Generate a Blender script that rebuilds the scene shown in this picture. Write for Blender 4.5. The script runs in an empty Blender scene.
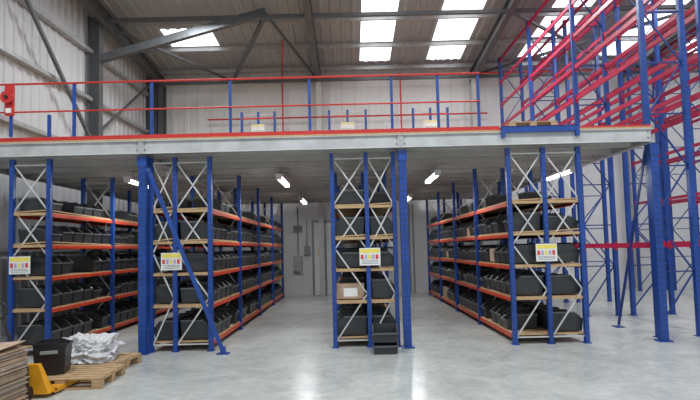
import bpy, bmesh, math, random
from mathutils import Vector, Matrix, noise
random.seed(4)
S=bpy.context.scene
S.view_settings.view_transform='Standard'
S.view_settings.look='None'
S.view_settings.exposure=0.0

# ---------------------------------------------------------------- materials
def mat(name,col,rough=0.5,metal=0.0,var=0.0,vscale=8.0,bump=0.0,emit=None,estr=0.0,col2=None,stretch=None,spec=0.5):
    m=bpy.data.materials.new(name); m.use_nodes=True
    nt=m.node_tree; b=nt.nodes['Principled BSDF']
    b.inputs['Roughness'].default_value=rough; b.inputs['Metallic'].default_value=metal
    b.inputs['Specular IOR Level'].default_value=spec
    b.inputs['Base Color'].default_value=(*col,1)
    if var>0 or col2:
        tc=nt.nodes.new('ShaderNodeTexCoord'); mp=nt.nodes.new('ShaderNodeMapping')
        if stretch: mp.inputs['Scale'].default_value=stretch
        n=nt.nodes.new('ShaderNodeTexNoise'); n.inputs['Scale'].default_value=vscale; n.inputs['Detail'].default_value=5
        r=nt.nodes.new('ShaderNodeValToRGB')
        c2=col2 if col2 else tuple(c*(1-var) for c in col)
        r.color_ramp.elements[0].color=(*c2,1); r.color_ramp.elements[0].position=.35
        r.color_ramp.elements[1].color=(*col,1); r.color_ramp.elements[1].position=.65
        nt.links.new(tc.outputs['Object'],mp.inputs['Vector']); nt.links.new(mp.outputs[0],n.inputs['Vector'])
        nt.links.new(n.outputs['Fac'],r.inputs['Fac']); nt.links.new(r.outputs['Color'],b.inputs['Base Color'])
        if bump>0:
            bp=nt.nodes.new('ShaderNodeBump'); bp.inputs['Strength'].default_value=bump
            nt.links.new(n.outputs['Fac'],bp.inputs['Height']); nt.links.new(bp.outputs[0],b.inputs['Normal'])
    if emit:
        b.inputs['Emission Color'].default_value=(*emit,1); b.inputs['Emission Strength'].default_value=estr
    return m
BLUE=mat('blue_paint',(0.013,0.068,0.33),.4,var=.25,vscale=3)
BLUED=mat('blue_paint_dark',(0.01,0.045,0.23),.4,var=.2)
ORANGE=mat('orange_paint',(0.62,0.055,0.018),.4,var=.15)
RED=mat('red_paint',(0.58,0.03,0.025),.4,var=.15)
PINK=mat('magenta_red_paint',(0.50,0.02,0.08),.4,var=.15)
GALV=mat('galvanised',(0.45,0.46,0.47),.45,.3,var=.2,vscale=6)
GALVW=mat('galvanised_light',(0.60,0.60,0.58),.5,.0,var=.18,vscale=4)
FASC=mat('galvanised_fascia',(0.52,0.53,0.53),.5,.05,var=.22,vscale=3)
JOIST=mat('joist_steel',(0.62,0.61,0.58),.5,.0,var=.15,vscale=3)
STEEL=mat('structural_steel',(0.13,0.14,0.15),.5,.2,var=.2)
WOOD=mat('chipboard',(0.55,0.37,0.20),.8,var=.25,vscale=20)
PWOOD=mat('pallet_wood',(0.58,0.40,0.22),.85,col2=(0.36,0.23,0.12),vscale=6,stretch=(1,6,6))
BIN=mat('grey_plastic',(0.040,0.043,0.047),.4,var=.3,vscale=2)
BINR=mat('grey_plastic_rim',(0.11,0.115,0.12),.4,var=.15)
BLACK=mat('black_plastic',(0.02,0.02,0.022),.4,var=.2)
CARD=mat('cardboard',(0.50,0.36,0.25),.9,var=.25,vscale=9)
CARDG=mat('cardboard_grey',(0.42,0.37,0.33),.9,var=.25,vscale=9)
YEL=mat('yellow_paint',(0.80,0.36,0.02),.4,var=.15)
WHITE=mat('white_plastic',(0.80,0.80,0.78),.5,var=.05)
SYEL=mat('sign_yellow',(0.85,0.72,0.12),.5,var=.05)
SRED=mat('sign_red',(0.65,0.06,0.05),.5,var=.05)
SBLU=mat('sign_lilac',(0.45,0.40,0.62),.5,var=.05)
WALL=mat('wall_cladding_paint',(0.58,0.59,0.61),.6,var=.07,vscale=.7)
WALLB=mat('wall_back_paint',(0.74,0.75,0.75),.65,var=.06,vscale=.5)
ROOF=mat('roof_cladding_paint',(0.38,0.40,0.43),.6,var=.12,vscale=.6)
DOORM=mat('door_paint',(0.86,0.87,0.85),.5,var=.04)
SKYL=mat('skylight_grp',(0.8,0.85,0.9),.4,var=.02,emit=(0.93,0.97,1.0),estr=2.4)
TUBE=mat('tube_light',(0.9,0.9,0.9),.4,emit=(1,1,0.98),estr=9)
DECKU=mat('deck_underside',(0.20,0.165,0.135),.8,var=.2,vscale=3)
GREY=mat('grey_enamel',(0.30,0.31,0.32),.4,var=.1)

FLOOR=bpy.data.materials.new('polished_concrete'); FLOOR.use_nodes=True
nt=FLOOR.node_tree; b=nt.nodes['Principled BSDF']
tc=nt.nodes.new('ShaderNodeTexCoord')
n1=nt.nodes.new('ShaderNodeTexNoise'); n1.inputs['Scale'].default_value=1.3; n1.inputs['Detail'].default_value=10; n1.inputs['Roughness'].default_value=.72; n1.inputs['Distortion'].default_value=.8
n2=nt.nodes.new('ShaderNodeTexNoise'); n2.inputs['Scale'].default_value=9; n2.inputs['Detail'].default_value=7; n2.inputs['Roughness'].default_value=.7
r1=nt.nodes.new('ShaderNodeValToRGB')
r1.color_ramp.elements[0].position=.36; r1.color_ramp.elements[0].color=(0.45,0.475,0.455,1)
r1.color_ramp.elements[1].position=.64; r1.color_ramp.elements[1].color=(0.62,0.64,0.61,1)
r2=nt.nodes.new('ShaderNodeValToRGB')
r2.color_ramp.elements[0].position=.35; r2.color_ramp.elements[0].color=(0.86,0.86,0.86,1)
r2.color_ramp.elements[1].position=.6; r2.color_ramp.elements[1].color=(1,1,1,1)
mx=nt.nodes.new('ShaderNodeMix'); mx.data_type='RGBA'; mx.blend_type='MULTIPLY'; mx.inputs[0].default_value=1
nt.links.new(tc.outputs['Object'],n1.inputs['Vector']); nt.links.new(tc.outputs['Object'],n2.inputs['Vector'])
nt.links.new(n1.outputs['Fac'],r1.inputs['Fac']); nt.links.new(n2.outputs['Fac'],r2.inputs['Fac'])
nt.links.new(r1.outputs['Color'],mx.inputs[6]); nt.links.new(r2.outputs['Color'],mx.inputs[7])
nt.links.new(mx.outputs[2],b.inputs['Base Color'])
b.inputs['Roughness'].default_value=.24

# ---------------------------------------------------------------- mesh builder
class MB:
    def __init__(s): s.v=[]; s.f=[]; s.mi=[]; s.mats=[]
    def m(s,mt):
        if mt not in s.mats: s.mats.append(mt)
        return s.mats.index(mt)
    def add(s,vs,fs,mt):
        o=len(s.v); s.v+= [tuple(p) for p in vs]; k=s.m(mt)
        for f in fs: s.f.append([i+o for i in f]); s.mi.append(k)
    def box(s,x0,x1,y0,y1,z0,z1,mt):
        vs=[(x0,y0,z0),(x1,y0,z0),(x1,y1,z0),(x0,y1,z0),(x0,y0,z1),(x1,y0,z1),(x1,y1,z1),(x0,y1,z1)]
        s.add(vs,[(3,2,1,0),(4,5,6,7),(0,1,5,4),(1,2,6,5),(2,3,7,6),(3,0,4,7)],mt)
    def hexa(s,vs,mt):
        s.add(vs,[(3,2,1,0),(4,5,6,7),(0,1,5,4),(1,2,6,5),(2,3,7,6),(3,0,4,7)],mt)
    def bar(s,a,b,w,h,mt,up=(0,0,1)):
        a=Vector(a); b=Vector(b); d=(b-a).normalized(); up=Vector(up)
        if abs(d.dot(up))>.99: up=Vector((0,1,0))
        x=d.cross(up).normalized()*w/2; y=x.cross(d).normalized()*h/2
        vs=[a-x-y,a+x-y,a+x+y,a-x+y,b-x-y,b+x-y,b+x+y,b-x+y]
        s.hexa(vs,mt)
    def cyl(s,a,b,r,mt,n=10,r2=None):
        a=Vector(a); b=Vector(b); d=(b-a).normalized(); up=Vector((0,0,1))
        if abs(d.dot(up))>.99: up=Vector((0,1,0))
        x=d.cross(up).normalized(); y=x.cross(d); r2=r if r2 is None else r2
        vs=[a+(x*math.cos(t)+y*math.sin(t))*r for t in [2*math.pi*i/n for i in range(n)]]
        vs+=[b+(x*math.cos(t)+y*math.sin(t))*r2 for t in [2*math.pi*i/n for i in range(n)]]
        fs=[(i,(i+1)%n,n+(i+1)%n,n+i) for i in range(n)]+[tuple(range(n))[::-1],tuple(range(n,2*n))]
        s.add(vs,fs,mt)
    def ibeamZ(s,x,y,z0,z1,w,d,mt,axis='x'):
        t=.02
        if axis=='x':
            s.box(x-d/2,x-d/2+t,y-w/2,y+w/2,z0,z1,mt); s.box(x+d/2-t,x+d/2,y-w/2,y+w/2,z0,z1,mt); s.box(x-d/2+t,x+d/2-t,y-.008,y+.008,z0,z1,mt)
        else:
            s.box(x-w/2,x+w/2,y-d/2,y-d/2+t,z0,z1,mt); s.box(x-w/2,x+w/2,y+d/2-t,y+d/2,z0,z1,mt); s.box(x-.008,x+.008,y-d/2+t,y+d/2-t,z0,z1,mt)
    def upright(s,x,y,z0,z1,mt,w=.072,d=.07,foot=True,slots=True):
        t=.006
        s.box(x-w/2,x+w/2,y-t/2-d/2,y+t/2-d/2,z0,z1,mt)
        s.box(x-w/2,x-w/2+t,y-d/2,y+d/2,z0,z1,mt)
        s.box(x+w/2-t,x+w/2,y-d/2,y+d/2,z0,z1,mt)
        s.box(x-w/2,x-w/4,y+d/2-t,y+d/2,z0,z1,mt); s.box(x+w/4,x+w/2,y+d/2-t,y+d/2,z0,z1,mt)
        if foot: s.box(x-w*.8,x+w*.8,y-d*.9,y+d*.9,z0,z0+.012,mt)
        if slots:
            z=z0+.15
            while z<z1-.1:
                s.box(x-.022,x-.012,y-d/2-.005,y-d/2-.0035,z,z+.03,BLACK)
                s.box(x+.012,x+.022,y-d/2-.005,y-d/2-.0035,z,z+.03,BLACK)
                z+=.1
    def bin(s,x,y,z,w,l,h,mt,face=1,axis='x',rim=None,fh=.62):
        # open-fronted picking bin: tapered walls, raked side tops, low front with handle slot, rolled rim
        tp=.02
        rim=rim or mt
        def P(u,v,zz):
            return (x+v*face,y+u,zz) if axis=='x' else (x+u,y+v*face,zz)
        hw=w/2; hl=l/2; k=.45   # rake starts here
        zf=z+h*fh; zt=z+h
        lo=[(-hw+tp,-hl+tp,z),(hw-tp,-hl+tp,z),(hw-tp,hl-tp,z),(-hw+tp,hl-tp,z)]
        up=[(-hw,-hl,zt),(hw,-hl,zt),(hw,hl*k,zt),(hw,hl,zf),(-hw,hl,zf),(-hw,hl*k,zt)]
        i=.012
        def ins(p): return (p[0]-math.copysign(i,p[0]),p[1]-math.copysign(i,p[1]) if abs(p[1])>hl*.9 else p[1],p[2])
        lo2=[(ins(p)[0],ins(p)[1],z+.015) for p in lo]; up2=[ins(p) for p in up]
        vs=[P(*p) for p in lo+up+lo2+up2]  # 0-3 lo,4-9 up,10-13 lo2,14-19 up2
        fs=[(3,2,1,0),(0,1,5,4),(1,2,7,6,5),(2,3,8,7),(3,0,4,9,8),
            (10,11,12,13),(10,14,15,11),(11,15,16,17,12),(12,17,18,13),(13,18,19,14,10)]
        s.add(vs,fs,mt)
        s.add(vs,[(4,5,15,14),(5,6,16,15),(6,7,17,16),(7,8,18,17),(8,9,19,18),(9,4,14,19)],rim)
        def blk(u0,u1,v0,v1,z0,z1,m_):
            s.hexa([P(u0,v0,z0),P(u1,v0,z0),P(u1,v1,z0),P(u0,v1,z0),P(u0,v0,z1),P(u1,v0,z1),P(u1,v1,z1),P(u0,v1,z1)],m_)
        blk(-hw,hw,hl-.004,hl+.014,zf-.025,zf,rim)
        blk(-hw,hw,-hl-.008,-hl+.004,zt-.025,zt,rim)
        for sx in (-1,1): blk(min(sx*hw,sx*(hw+.006)),max(sx*hw,sx*(hw+.006)),-hl,hl*k,zt-.025,zt,rim)
    def obj(s,name,bevel=0):
        me=bpy.data.meshes.new(name); me.from_pydata(s.v,[],s.f)
        for mt in s.mats: me.materials.append(mt)
        me.polygons.foreach_set('material_index',s.mi); me.update()
        bm=bmesh.new(); bm.from_mesh(me); bmesh.ops.recalc_face_normals(bm,faces=bm.faces); bm.to_mesh(me); bm.free()
        o=bpy.data.objects.new(name,me); S.collection.objects.link(o)
        if bevel:
            md=o.modifiers.new('bev','BEVEL'); md.width=bevel; md.segments=2; md.limit_method='ANGLE'
        return o

# ---------------------------------------------------------------- shell
XL,XR,YB,YF=-7.5,16.0,18.0,-4.0
def zr(y): return 8.5+.1*(YB-y)
m=MB(); m.box(XL-.2,XR+.2,YF,YB+.2,-.1,0,FLOOR); m.obj('floor')
m=MB()
for k in range(1,4): m.box(XL+.01,XR-.01,k*6-.003-1.5,k*6+.003-1.5,0,.0015,GREY)
for k in range(-1,3): m.box(k*6+1.2-.003,k*6+1.2+.003,YF,YB-.01,0,.0015,GREY)
m.obj('trim_floor_joints')
def ribbed(length,put,mt,period=.33,depth=.035,extra=None):
    mb=MB() if extra is None else extra
    u=0; pts=[]
    while u<length-1e-6:
        for a,d in ((0,0),(.55,0),(.65,1),(.9,1)):
            if u+a*period<=length: pts.append((u+a*period,d*depth))
        u+=period
    pts.append((length,0))
    vs=[];fs=[]
    for (u,d) in pts: vs+= list(put(u,d))
    k=len(put(0,0))
    for i in range(len(pts)-1):
        for j in range(k-1):
            fs.append((i*k+j,(i+1)*k+j,(i+1)*k+j+1,i*k+j+1))
    mb.add(vs,fs,mt)
    return mb
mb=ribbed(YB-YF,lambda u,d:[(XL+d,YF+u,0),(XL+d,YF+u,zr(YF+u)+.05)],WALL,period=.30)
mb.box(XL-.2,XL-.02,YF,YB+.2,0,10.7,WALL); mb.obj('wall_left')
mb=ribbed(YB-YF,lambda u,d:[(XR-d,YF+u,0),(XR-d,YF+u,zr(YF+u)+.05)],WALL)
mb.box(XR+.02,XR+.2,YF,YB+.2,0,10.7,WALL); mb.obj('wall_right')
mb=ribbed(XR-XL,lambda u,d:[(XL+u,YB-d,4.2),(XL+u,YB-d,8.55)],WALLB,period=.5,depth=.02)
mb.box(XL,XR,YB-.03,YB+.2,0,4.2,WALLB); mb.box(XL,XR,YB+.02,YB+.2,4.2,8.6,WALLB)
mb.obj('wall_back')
RY0=3.0
sky=[(-5.9,-4.3,14.9,16.3),(.5,1.6,8.5,17.3),(2.95,4.2,8.5,17.3),(6.3,7.5,8.5,17.3),(9.2,10.4,8.5,17.3),(12.1,13.3,8.5,17.3)]
mb=MB(); x=XL
for (a,b_,c,d) in sky:
    ribbed(a-x,lambda u,dd,x=x:[(x+u,RY0,zr(RY0)-dd),(x+u,YB,zr(YB)-dd)],ROOF,extra=mb)
    for (p,q) in ((RY0,c),(d,YB)):
        ribbed(b_-a,lambda u,dd,a=a,p=p,q=q:[(a+u,p,zr(p)-dd),(a+u,q,zr(q)-dd)],ROOF,extra=mb)
    x=b_
ribbed(XR-x,lambda u,dd,x=x:[(x+u,RY0,zr(RY0)-dd),(x+u,YB,zr(YB)-dd)],ROOF,extra=mb)
mb.obj('ceiling')
for i,(a,b_,c,d) in enumerate(sky):
    mb=ribbed(b_-a,lambda u,dd:[(a+u,c,zr(c)-dd+.01),(a+u,d,zr(d)-dd+.01)],SKYL,period=.25,depth=.02)
    mb.obj('window_%d'%(i+1))
mb=MB(); y=17.55
while y>RY0:
    z=zr(y)-.04
    mb.box(XL+.1,XR-.1,y-.004,y+.004,z-.15,z,GALV); mb.box(XL+.1,XR-.1,y,y+.06,z-.15,z-.144,GALV); mb.box(XL+.1,XR-.1,y-.05,y,z-.008,z,GALV)
    y-=1.6
mb.obj('roof_purlins')
mb=MB()
for x in (-6.95,-1.05,4.75,10.5):
    for dz in (-.26,-.60): mb.bar((x,RY0,zr(RY0)+dz),(x,YB-.1,zr(YB-.1)+dz),.2,.025,STEEL)
    mb.bar((x,RY0,zr(RY0)-.43),(x,YB-.1,zr(YB-.1)-.43),.015,.33,STEEL)
    mb.ibeamZ(x,YB-.25,0,8.0,.2,.32,STEEL if x<-5 else GALVW,'y')
mb.obj('roof_rafters')
mb=MB()
mb.bar((-7.1,13.6,7.35),(-2.3,13.6,8.62),.16,.22,STEEL)
mb.bar((-2.3,13.6,8.55),(-4.3,17.8,8.1),.1,.12,STEEL)
mb.bar((-2.3,13.6,8.55),(-1.05,17.8,8.0),.07,.07,STEEL)
mb.bar((-7.1,13.6,8.4),(-4.3,17.8,8.1),.07,.07,STEEL)
mb.bar((4.75,13.6,8.5),(10.5,17.6,8.05),.08,.08,STEEL)
mb.bar((4.75,17.6,8.05),(10.5,13.6,8.5),.08,.08,STEEL)
mb.bar((-7.0,17.6,8.0),(15.9,17.6,8.0),.1,.1,STEEL)
mb.bar((-7.0,13.55,8.45),(15.9,13.55,8.45),.1,.1,STEEL)
mb.obj('roof_bracing')
mb=MB()
for y in (17.6,13.6,9.2,4.8): mb.ibeamZ(-7.25,y,0,zr(y)-.35,.22,.34,STEEL,'x')
for z in (1.8,4.6,6.1,7.5): mb.box(-7.45,-7.3,YF,17.4,z,z+.1,GALV)
mb.bar((-7.15,13.5,4.6),(-7.15,9.3,8.6),.08,.08,STEEL)
mb.bar((-7.15,13.6,5.2),(-7.15,17.5,8.1),.06,.06,STEEL)
mb.obj('wall_steelwork')
mb=MB()
mb.cyl((-7,17.0,7.9),(15.8,17.0,7.9),.03,RED)
mb.cyl((-5.2,17.6,6.6),(5.2,17.6,6.6),.03,RED)
mb.cyl((-2.4,17.6,4.0),(-2.4,17.6,8.2),.03,RED); mb.cyl((-2.0,14.9,8.35),(-2.4,17.6,8.2),.03,RED)
mb.cyl((2.0,17.6,4.0),(2.0,17.6,8.2),.03,RED)
mb.cyl((-7,12.3,8.6),(15.8,12.3,8.6),.035,RED)
for k in range(-3,8): mb.cyl((k*2,12.3,8.6),(k*2,12.3,8.45),.015,RED,6)
mb.obj('sprinkler_pipe')

# ---------------------------------------------------------------- mezzanine deck
FY=8.2; DT=3.68; DB=3.38; DXL=-7.06; DXR=5.2; DYB=17.3
mb=MB()
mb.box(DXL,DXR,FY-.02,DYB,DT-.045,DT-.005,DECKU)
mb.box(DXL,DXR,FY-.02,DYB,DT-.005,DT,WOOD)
for a,b_ in ((DXL,-3.56),(-3.54,.89),(.91,DXR)):
    mb.box(a+.01,b_-.01,FY-.06,FY-.045,DB+.02,DT-.05,FASC)
    mb.box(a+.01,b_-.01,FY-.09,FY-.045,DB+.02,DB+.035,GALVW); mb.box(a+.01,b_-.01,FY-.09,FY-.045,DT-.065,DT-.05,FASC)
    mb.box(a+.01,b_-.01,DYB,DYB+.015,DB,DT-.03,FASC)
    for xx in (a+.06,b_-.06):
        for zz in (DB+.09,DT-.1): mb.cyl((xx,FY-.075,zz),(xx,FY-.06,zz),.012,STEEL,6)
for x in (-3.55,.9): mb.box(x-.06,x+.06,FY-.068,FY-.058,DB+.02,DT-.05,GALV)
mb.box(DXR-.015,DXR,FY-.045,DYB,DB,DT-.045,GALVW)
y=FY+.30
while y<DYB-.1:
    mb.box(DXL,DXR-.02,y-.003,y+.003,DB+.02,DT-.045,JOIST)
    mb.box(DXL,DXR-.02,y-.003,y+.085,DB+.02,DB+.026,JOIST)
    mb.box(DXL,DXR-.02,y-.003,y+.065,DT-.052,DT-.046,JOIST)
    y+=.66
for x in (-6.98,-3.55,.9,5.1):
    mb.box(x-.05,x-.04,FY,DYB,DB-.0,DT-.06,GALV); mb.box(x-.05,x+.05,FY,DYB,DB-.005,DB+.003,GALV)
mb.box(DXL,DXR,FY-.062,FY-.045,DT-.048,DT-.012,WOOD)
mb.box(DXL,2.6,FY-.06,FY-.045,DT-.01,DT+.055,RED)
mb.box(DXL,DXR,FY-.045,FY+.0,DT-.02,DT-.005,WOOD)
mb.box(2.6,DXR,FY-.06,FY-.045,DT-.01,DT+.02,RED)
mb.obj('mezzanine_deck')
mb=MB()
for x in (-3.56,.93,5.27):
    yy=FY
    for dx in (-.033,.033): mb.upright(x+dx,yy+.05,0,DB-.006,BLUE,.064,.1)
    mb.box(x-.11,x+.11,yy-.05,yy+.15,0,.02,BLUE)
    mb.box(x-.08,x+.08,yy-.01,yy+.12,DB-.18,DB-.006,BLUE)
mb.obj('mezzanine_columns')
mb=MB()
mb.bar((-3.42,8.1,3.15),(-2.16,8.08,.04),.07,.02,BLUE,up=(0,1,0))
mb.box(-2.26,-2.06,8.02,8.16,0,.015,BLUE); mb.box(-2.2,-2.12,8.05,8.11,0,.12,BLUE)
mb.cyl((-3.4,8.07,3.1),(-3.4,8.1,3.1),.02,STEEL,8)
mb.obj('diagonal_brace')
mb=MB()
mb.bar((5.22,8.36,3.3),(5.32,9.7,.05),.05,.03,BLUED,up=(1,0,0)); mb.box(5.24,5.4,9.62,9.82,0,.015,BLUED)
mb.obj('diagonal_brace')
mb=MB()
for x in (-4.72,-3.38,-2.02,-.65,.77,1.57,2.27):
    mb.box(x-.022,x+.022,FY-.045,FY+.0,DT+.001,DT+1.0,BLUE); mb.box(x-.05,x+.05,FY-.04,FY+.05,DT+.001,DT+.012,BLUE)
for x in (-5.15,-6.3): mb.box(x-.022,x+.022,FY-.045,FY+.0,DT+.001,DT+(.45 if x>-6 else 1.0),BLUE)
for z,r in ((DT+.99,.018),(DT+.5,.015)):
    mb.cyl((DXL,FY-.055,z),(2.3,FY-.055,z),r,RED,8)
mb.obj('handrail')
mb=MB()
for k in range(8):
    x=DXL+.2+k*1.55; mb.box(x-.025,x+.025,DYB-.05,DYB,DT+.001,DT+1.05,BLUE)
for z in (DT+1.0,DT+.5): mb.cyl((DXL,DYB-.06,z),(DXR,DYB-.06,z),.02,RED,8)
mb.obj('handrail')
mb=MB(); mb.box(2.62,3.95,FY-.12,FY-.065,DT-.07,DT+.03,BLUE); mb.box(2.62,3.95,FY-.12,FY+.1,DT+.021,DT+.035,BLUE)
mb.box(2.62,2.68,FY-.12,FY-.065,DT-.15,DT-.07,BLUE); mb.box(3.89,3.95,FY-.12,FY-.065,DT-.15,DT-.07,BLUE)
mb.obj('loading_gate_sill')

def pallet(name,x0,y0,z0,L=1.2,W=.8,rot=0):
    mb=MB()
    for k in range(3): mb.box(0,L,k*(W-.1)/2,k*(W-.1)/2+.1,0,.02,PWOOD)
    for i in range(3):
        for k in range(3):
            mb.box(i*(L-.12)/2,i*(L-.12)/2+.12,k*(W-.1)/2,k*(W-.1)/2+.1,.02,.10,PWOOD)
    for i in range(3): mb.box(i*(L-.12)/2,i*(L-.12)/2+.12,0,W,.10,.122,PWOOD)
    n=7
    for k in range(n):
        w=.08; y=k*(W-w)/(n-1); j=random.uniform(-.006,.006)
        mb.box(j,L+j,y,y+w,.122,.144,PWOOD)
    o=mb.obj(name,bevel=.003); o.location=(x0,y0,z0); o.rotation_euler=(0,0,math.radians(rot)); return o
pallet('wooden_pallet',2.85,8.35,DT+.036,.85,.7)

# ---------------------------------------------------------------- racks
def sign(mb,x,y,z,w=.36,h=.30,pale=False):
    mb.box(x-w/2,x+w/2,y-.006,y,z-h/2,z+h/2,WHITE)
    mb.box(x-w*.46,x+w*.46,y-.008,y-.006,z+h*(.30 if pale else .22),z+h*.44,SYEL)
    if not pale:
        for i in range(5):
            c=(SRED,SBLU,SYEL,SBLU,SRED)[i]
            mb.box(x-w*.44+i*w*.178,x-w*.44+i*w*.178+w*.13,y-.008,y-.006,z-h*.14,z+h*.12,c)
    for i in range(3): mb.box(x-w*.4,x+w*.4,y-.008,y-.006,z-h*(.24+i*.08),z-h*(.21+i*.08),GREY)
LV=[.15,.78,1.33,1.88,2.43]
def lacing(mb,x0,x1,y,z0,z1,mt,w=.024,cross=True,step=.95):
    z=z0; flip=False
    while z+step<=z1+.01:
        a=(x0,y,z); b_=(x1,y,z+step)
        if flip: a,b_=(x1,y,z),(x0,y,z+step)
        mb.bar(a,b_,w,.012,mt,up=(0,1,0))
        if cross:
            a,b_=(a[0],y+.014,b_[2]),(b_[0],y+.014,a[2]); mb.bar(a,b_,w,.012,mt,up=(0,1,0))
        z+=step; flip=not flip
    mb.bar((x0,y,z0),(x1,y,z0),w,.02,mt,up=(0,1,0))
    mb.bar((x0,y,z1),(x1,y,z1),w,.02,mt,up=(0,1,0))
def rack(name,xs,y0,n,bay,top,signx=None,topbins=.3,seed=1,cards=.0):
    random.seed(seed)
    mb=MB()
    ys=[y0+.05+i*bay for i in range(n+1)]
    for y in ys:
        for x in xs:
            mb.upright(x,y,0,top,BLUE,slots=(y==ys[0]))
        for a,b_ in zip(xs[:-1],xs[1:]):
            st=(top-.22)/4
            lacing(mb,a+.03,b_-.03,y,.12,.12+2*st,GALVW,step=st,cross=False)
            lacing(mb,a+.03,b_-.03,y,.12+2*st,top-.1,GALVW,step=st*.999,cross=True)
    for bi,(a,b_) in enumerate(zip(xs[:-1],xs[1:])):
        for i in range(n):
            p,q=ys[i]+.045,ys[i+1]-.045
            for z in LV:
                for x in (a,b_):
                    mb.box(x-.02,x+.02,p-.01,q+.01,z-.06,z+.0,ORANGE)
                    mb.box(x-.035,x+.035,p-.02,p-.012,z-.1,z+.03,ORANGE); mb.box(x-.035,x+.035,q+.012,q+.02,z-.1,z+.03,ORANGE)
                mb.box(a+.0,b_-.0,p-.03,q+.03,z,z+.02,WOOD)
                if z>1.5:
                    s=random.uniform(-.04,.04)
                    mb.hexa([(a+.02,p-.05,z+.02),(b_-.02,p-.05,z+.02+abs(s)),(b_-.02,q,z+.02),(a+.02,q,z+.02),
                             (a+.02,p-.05,z+.04),(b_-.02,p-.05,z+.04+abs(s)),(b_-.02,q,z+.04),(a+.02,q,z+.04)],WOOD)
        for z in LV[1:]: mb.box(a+.04,b_-.04,ys[0]-.02,ys[0]+.02,z-.03,z+.018,WOOD)
    if signx is not None: sign(mb,signx,y0-.005,1.55)
    o=mb.obj(name)
    bb=MB(); cb=MB(); nc=0
    for a,b_,face in zip(xs[:-1],xs[1:],(-1,1)):
        if len(xs)==2: face=1
        for li,z in enumerate(LV):
            for i in range(n):
                p,q=ys[i]+.06,ys[i+1]-.06
                w=.34; k=int((q-p)/w); w=(q-p)/k
                for j in range(k):
                    if li==4 and random.random()>topbins: continue
                    if random.random()<.05: continue
                    yc=p+w*(j+.5); xc=(a+b_)/2+face*.02
                    if random.random()<cards:
                        hh=random.uniform(.18,.32); L=(b_-a)/2-.06
                        cb.box(xc-L,xc+L,yc-w/2+.02,yc+w/2-.02,z+.041,z+.041+hh,CARD)
                        cb.box(xc-L,xc+L,yc-.02,yc+.02,z+.041+hh,z+.042+hh,CARDG)
                        cb.box(xc-L*.5,xc+L*.5,yc-w/2+.018,yc-w/2+.02,z+.08,z+.041+hh*.7,WHITE); nc+=1
                        continue
                    h=(.33 if li<4 else .25) if random.random()<.85 else .26
                    bb.bin(xc,yc,z+.041,w-.03,(b_-a)-.06,h,BIN,face,rim=BINR)
    bo=bb.obj('storage_bins'); bo.parent=o
    if nc: c_=cb.obj('cardboard_boxes'); c_.parent=o
    return o
TOP=DB-.007
rack('shelving_rack',[-5.82,-5.18],8.2,4,2.2,TOP,signx=-5.64,seed=1)
rack('shelving_rack',[-3.47,-3.05,-2.44],8.32,4,2.2,TOP,signx=-3.1,seed=2)
rack('shelving_rack',[-.3,.3,.78],8.32,4,2.2,TOP,signx=.33,seed=3,cards=.15)
rack('shelving_rack',[2.76,3.37,3.98],8.22,4,2.2,TOP,signx=3.34,seed=5,cards=.03)
for x0,x1 in ((-2.9,-2.0),(-.5,.5),(1.8,2.75)):
    mb=MB()
    for y in (13.0,15.2,17.0):
        for x in (x0,(x0+x1)/2,x1): mb.upright(x,y,DT+.001,5.5,BLUE,.06,.06,slots=False)
        for a,b_ in ((x0,(x0+x1)/2),((x0+x1)/2,x1)): lacing(mb,a+.04,b_-.04,y,DT+.1,5.42,GALVW,step=.85,cross=False)
    for z in (3.9,4.35,4.75):
        for x in (x0,x1): mb.box(x-.02,x+.02,13,17,z-.07,z,ORANGE)
        mb.box(x0,x1,12.98,17,z,z+.018,WOOD)
    mb.box(x0,x1,12.96,12.99,5.3,5.34,RED)
    sign(mb,(x0+x1)/2,12.94,5.02,.36,.24,True)
    mb.obj('shelving_rack')
mb=MB(); mb.bin(.52,7.9,0,.40,.36,.23,BIN,-1,'y',BINR); mb.bin(.52,7.9,.19,.40,.36,.25,BIN,-1,'y',BINR); mb.obj('stacked_storage_bins')

def prack(name,x0,x1,ys,levels,top,bm=PINK,bw=.09):
    mb=MB()
    for y in ys:
        for x in (x0,x1): mb.upright(x,y,0,top,BLUE,bw,.08,slots=(y==ys[0]))
        z=.2; f=False
        while z<top-.95:
            a,b_=(x0+.04,x1-.04) if not f else (x1-.04,x0+.04)
            mb.bar((a,y,z),(b_,y,z+.95),.025,.025,BLUED,up=(0,1,0)); z+=.95; f=not f
            mb.bar((x0,y,z),(x1,y,z),.025,.025,BLUED,up=(0,1,0))
    for a,b_ in zip(ys[:-1],ys[1:]):
        for z in levels:
            for x in (x0,x1):
                mb.box(x-.022,x+.022,a+.045,b_-.045,z-.045,z+.045,bm)
                for yy in (a+.045,b_-.05): mb.box(x-.035,x+.035,yy-.003,yy+.003,z-.11,z+.09,bm)
    return mb.obj(name)
YS=[8.6,11.2,13.9,16.6]
LVP=[1.62,4.35,5.1,5.85,6.6,7.4,8.2]
prack('pallet_racking',5.42,6.15,YS,LVP,8.3)
prack('pallet_racking',6.5,7.4,YS,LVP,8.3)
prack('pallet_racking',9.9,10.8,[6.0]+YS,[1.62,3.0,4.4,5.8,7.2,8.2],8.3)
prack('pallet_racking',11.1,12.0,[6.0]+YS,[1.62,3.0,4.4,5.8,7.2,8.2],8.3)

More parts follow.
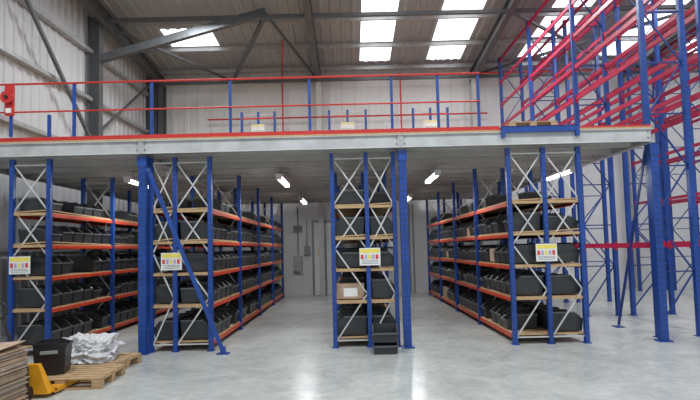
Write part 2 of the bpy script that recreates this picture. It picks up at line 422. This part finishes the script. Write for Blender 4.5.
# ---------------------------------------------------------------- under-deck battens
BAT=[(-1.42,10.3),(1.8,10.3),(4.55,10.3),(-4.45,10.2),(-1.42,14.6),(1.8,14.6),(-4.45,14.2)]
for (x,y) in BAT:
    mb=MB(); mb.box(x-.07,x+.07,y-.65,y+.65,3.19,3.25,WHITE)
    for dx in (-.035,.035): mb.cyl((x+dx,y-.6,3.165),(x+dx,y+.6,3.165),.022,TUBE,8)
    mb.box(x-.06,x+.06,y-.65,y-.61,3.13,3.19,WHITE); mb.box(x-.06,x+.06,y+.61,y+.65,3.13,3.19,WHITE)
    for d in (-.4,.4): mb.cyl((x,y+d,3.25),(x,y+d,3.37),.006,STEEL,6)
    mb.obj('fluorescent_batten')

# ---------------------------------------------------------------- back wall items
Y0=YB-.031
mb=MB()
x0,x1,zt=-1.36,-.50,2.7
mb.box(x0-.08,x0,Y0-.05,Y0,0,zt+.08,GREY); mb.box(x1,x1+.08,Y0-.05,Y0,0,zt+.08,GREY); mb.box(x0,x1,Y0-.05,Y0,zt,zt+.08,GREY)
mb.box(x0+.01,x1-.01,Y0-.03,Y0,0.01,zt-.01,DOORM)
mb.cyl((x1-.12,Y0-.08,1.0),(x1-.12,Y0-.03,1.0),.015,STEEL,8); mb.bar((x1-.12,Y0-.08,1.0),(x1-.25,Y0-.08,1.0),.02,.02,STEEL)
mb.box(x0+.15,x0+.4,Y0-.036,Y0-.03,1.5,1.75,SYEL)
mb.obj('door_1')
mb=MB()
mb.box(-2.1,-1.8,Y0-.2,Y0,.9,1.45,GREY); mb.box(-2.08,-1.82,Y0-.21,Y0-.2,.92,1.43,GALV); mb.cyl((-1.85,Y0-.23,1.2),(-1.85,Y0-.21,1.2),.02,BLACK,8)
mb.box(-1.72,-1.52,Y0-.14,Y0,1.5,1.8,GREY); mb.cyl((-1.95,Y0-.05,1.45),(-1.95,Y0-.05,3.3),.025,GREY,8)
mb.box(-2.12,-1.78,Y0-.1,Y0,2.35,2.6,GREY)
for i in range(4): mb.box(-2.09,-1.81,Y0-.108,Y0-.1,2.38+i*.05,2.405+i*.05,STEEL)
mb.cyl((-1.62,Y0-.05,1.8),(-1.62,Y0-.05,2.9),.02,GREY,8)
mb.obj('electrical_cabinet')
mb=MB(); mb.cyl((2.2,Y0-.05,0.02),(2.2,Y0-.05,3.3),.03,GREY,8); mb.cyl((2.35,Y0-.05,0.02),(2.35,Y0-.05,3.3),.03,GREY,8); mb.obj('conduit_pipe')
mb=MB(); bx=-5.76
mb.cyl((bx,7.98,4.40),(bx,8.06,4.40),.11,RED,20,.09); mb.cyl((bx,7.95,4.40),(bx,7.98,4.40),.03,BLACK,12); mb.box(bx-.07,bx+.07,8.04,8.09,4.10,4.62,RED); mb.box(bx-.045,bx+.045,8.03,8.04,4.14,4.22,WHITE)
mb.box(bx-.022,bx+.022,8.09,8.12,DT+.062,4.62,BLUE)
mb.obj('fire_alarm_bell')

# ---------------------------------------------------------------- foreground clutter
random.seed(9)
pallet('wooden_pallet',-4.22,6.12,0,1.02,.75,3)
pallet('wooden_pallet',-4.38,7.0,0,.98,.75,-6)
mb=MB(); z=0
while z<.66:
    t=random.choice((.008,.010,.014)); j=random.uniform(-.03,.03); k=random.uniform(-.03,.02)
    mb.box(-4.65+j,-3.74+j*.8,5.1+k,5.58+k,z,z+t-.0015,random.choice((CARD,CARDG,CARD))); z+=t
mb.obj('flattened_cardboard_stack')
mb=MB(); mb.hexa([(-4.6,5.15,z+.0),(-3.85,5.15,z+.0),(-3.85,5.56,z+.0),(-4.6,5.56,z+.0),(-4.6,5.15,z+.012),(-3.72,5.10,z+.05),(-3.75,5.58,z+.07),(-4.6,5.56,z+.012)],CARD)
mb.hexa([(-4.6,5.2,z+.012),(-4.0,5.2,z+.03),(-4.0,5.5,z+.03),(-4.6,5.5,z+.012),(-4.55,5.2,z+.04),(-3.95,5.18,z+.05),(-3.97,5.5,z+.06),(-4.6,5.5,z+.05)],CARD); mb.obj('cardboard_sheet')
mb=MB(); mb.bin(0,0,0,.34,.38,.42,BLACK,1,'x',fh=.9); mb.box(-.15,.15,-.13,.13,.2,.36,BLACK)
for s in (-1,1): mb.box(-.1,.1,s*.18-.012,s*.18+.012,.28,.32,GREY)
o=mb.obj('black_crate'); o.location=(-4.0,6.48,.146); o.rotation_euler=(0,0,.3)
def jack(name,body,loc,rot,lean=0):
    mb=MB()
    for x in (-.2,.2):
        mb.box(x-.075,x+.075,0,1.05,.055,.085,body); mb.box(x-.075,x-.065,0,1.0,.03,.06,body); mb.box(x+.065,x+.075,0,1.0,.03,.06,body)
        mb.hexa([(x-.075,1.05,.055),(x+.075,1.05,.055),(x+.05,1.13,.03),(x-.05,1.13,.03),(x-.075,1.05,.085),(x+.075,1.05,.085),(x+.05,1.13,.05),(x-.05,1.13,.05)],body)
        mb.cyl((x-.04,.9,.04),(x+.04,.9,.04),.038,BLACK,12)
    mb.hexa([(-.27,-.12,.05),(.27,-.12,.05),(.27,.0,.05),(-.27,.0,.05),(-.13,-.1,.40),(.13,-.1,.40),(.13,-.04,.40),(-.13,-.04,.40)],body)
    mb.box(-.275,.275,-.02,.04,.05,.12,body)
    mb.cyl((0,-.16,.10),(0,-.16,.38),.05,BLACK,14); mb.cyl((0,-.16,.38),(0,-.16,.46),.03,STEEL,12)
    for x in (-.06,.06): mb.cyl((x-.03,-.2,.085),(x+.03,-.2,.085),.085,BLACK,18)
    h0=Vector((0,-.2,.40)); h1=Vector((lean,-.26,.98))
    mb.cyl(h0,h1,.017,BLACK,10)
    u=(h1-h0).normalized(); sd=u.cross(Vector((0,1,0))).normalized(); c=h1+u*.10
    pts=[c+sd*math.sin(t)*.10-u*math.cos(t)*.10 for t in [i*2*math.pi/14 for i in range(15)]]
    for a,b_ in zip(pts[:-1],pts[1:]): mb.cyl(a,b_,.014,BLACK,8)
    o=mb.obj(name,bevel=.003); o.location=loc; o.rotation_euler=(0,0,math.radians(rot)); return o
jack('pallet_jack',YEL,(-3.92,5.95,0),0,-.20)
jack('pallet_jack',RED,(4.75,13.3,0),120)
bm=bmesh.new(); bmesh.ops.create_icosphere(bm,subdivisions=6,radius=1)
for v in bm.verts:
    p=v.co.copy(); n=noise.fractal(p*1.6,0.9,2.0,4)*.5
    c=(1-abs(noise.noise(p*3.5+Vector((3,1,7)))*2))*.16+(1-abs(noise.noise(p*8)*2))*.07
    p*=1+n+c; v.co=Vector((p.x*.44,p.y*.28,p.z*.23))
    if v.co.z<-.1: v.co.z=-.1
me=bpy.data.meshes.new('plastic_wrap'); bm.to_mesh(me); bm.free()
me.polygons.foreach_set('use_smooth',[True]*len(me.polygons))
WRAP=mat('clear_wrap',(0.82,0.82,0.84),.22,var=.12,vscale=12)
WRAP.node_tree.nodes['Principled BSDF'].inputs['Transmission Weight'].default_value=.2
me.materials.append(WRAP)
o=bpy.data.objects.new('plastic_wrap_bundle',me); S.collection.objects.link(o); o.location=(-3.95,7.25,.246)

# ---------------------------------------------------------------- lights
w=bpy.data.worlds.new('World'); S.world=w; w.use_nodes=True
w.node_tree.nodes['Background'].inputs[0].default_value=(0.88,0.94,1.0,1); w.node_tree.nodes['Background'].inputs[1].default_value=.75
def area(name,loc,sx,sy,e,col=(.95,.98,1)):
    l=bpy.data.lights.new(name,'AREA'); l.shape='RECTANGLE'; l.size=sx; l.size_y=sy; l.energy=e; l.color=col
    o=bpy.data.objects.new(name,l); S.collection.objects.link(o); o.location=loc; return o
for i,(x,y) in enumerate(((-4,4),(1,4),(7,4),(-4,12.5),(3.6,12.5),(8.6,10.5),(13.5,12))):
    area('roof_fill',(x,y,zr(y)-.8),1.2,1.2,190 if y>5 else 310)  # added fill lights below the roof, not actual lamp fittings
for (x,y) in BAT: area('batten_glow',(x,y,3.12),.12,1.1,38)

c=bpy.data.cameras.new('camera'); co=bpy.data.objects.new('camera',c); S.collection.objects.link(co); S.camera=co
c.sensor_width=36; c.lens=480/700*36; c.clip_end=200; c.clip_start=.05
R=Matrix.Rotation(math.radians(90+3.15),4,'X')@Matrix.Rotation(math.radians(-1.4),4,'Z')
co.matrix_world=Matrix.Translation((0,0,1.7))@R
c.shift_y=22/700
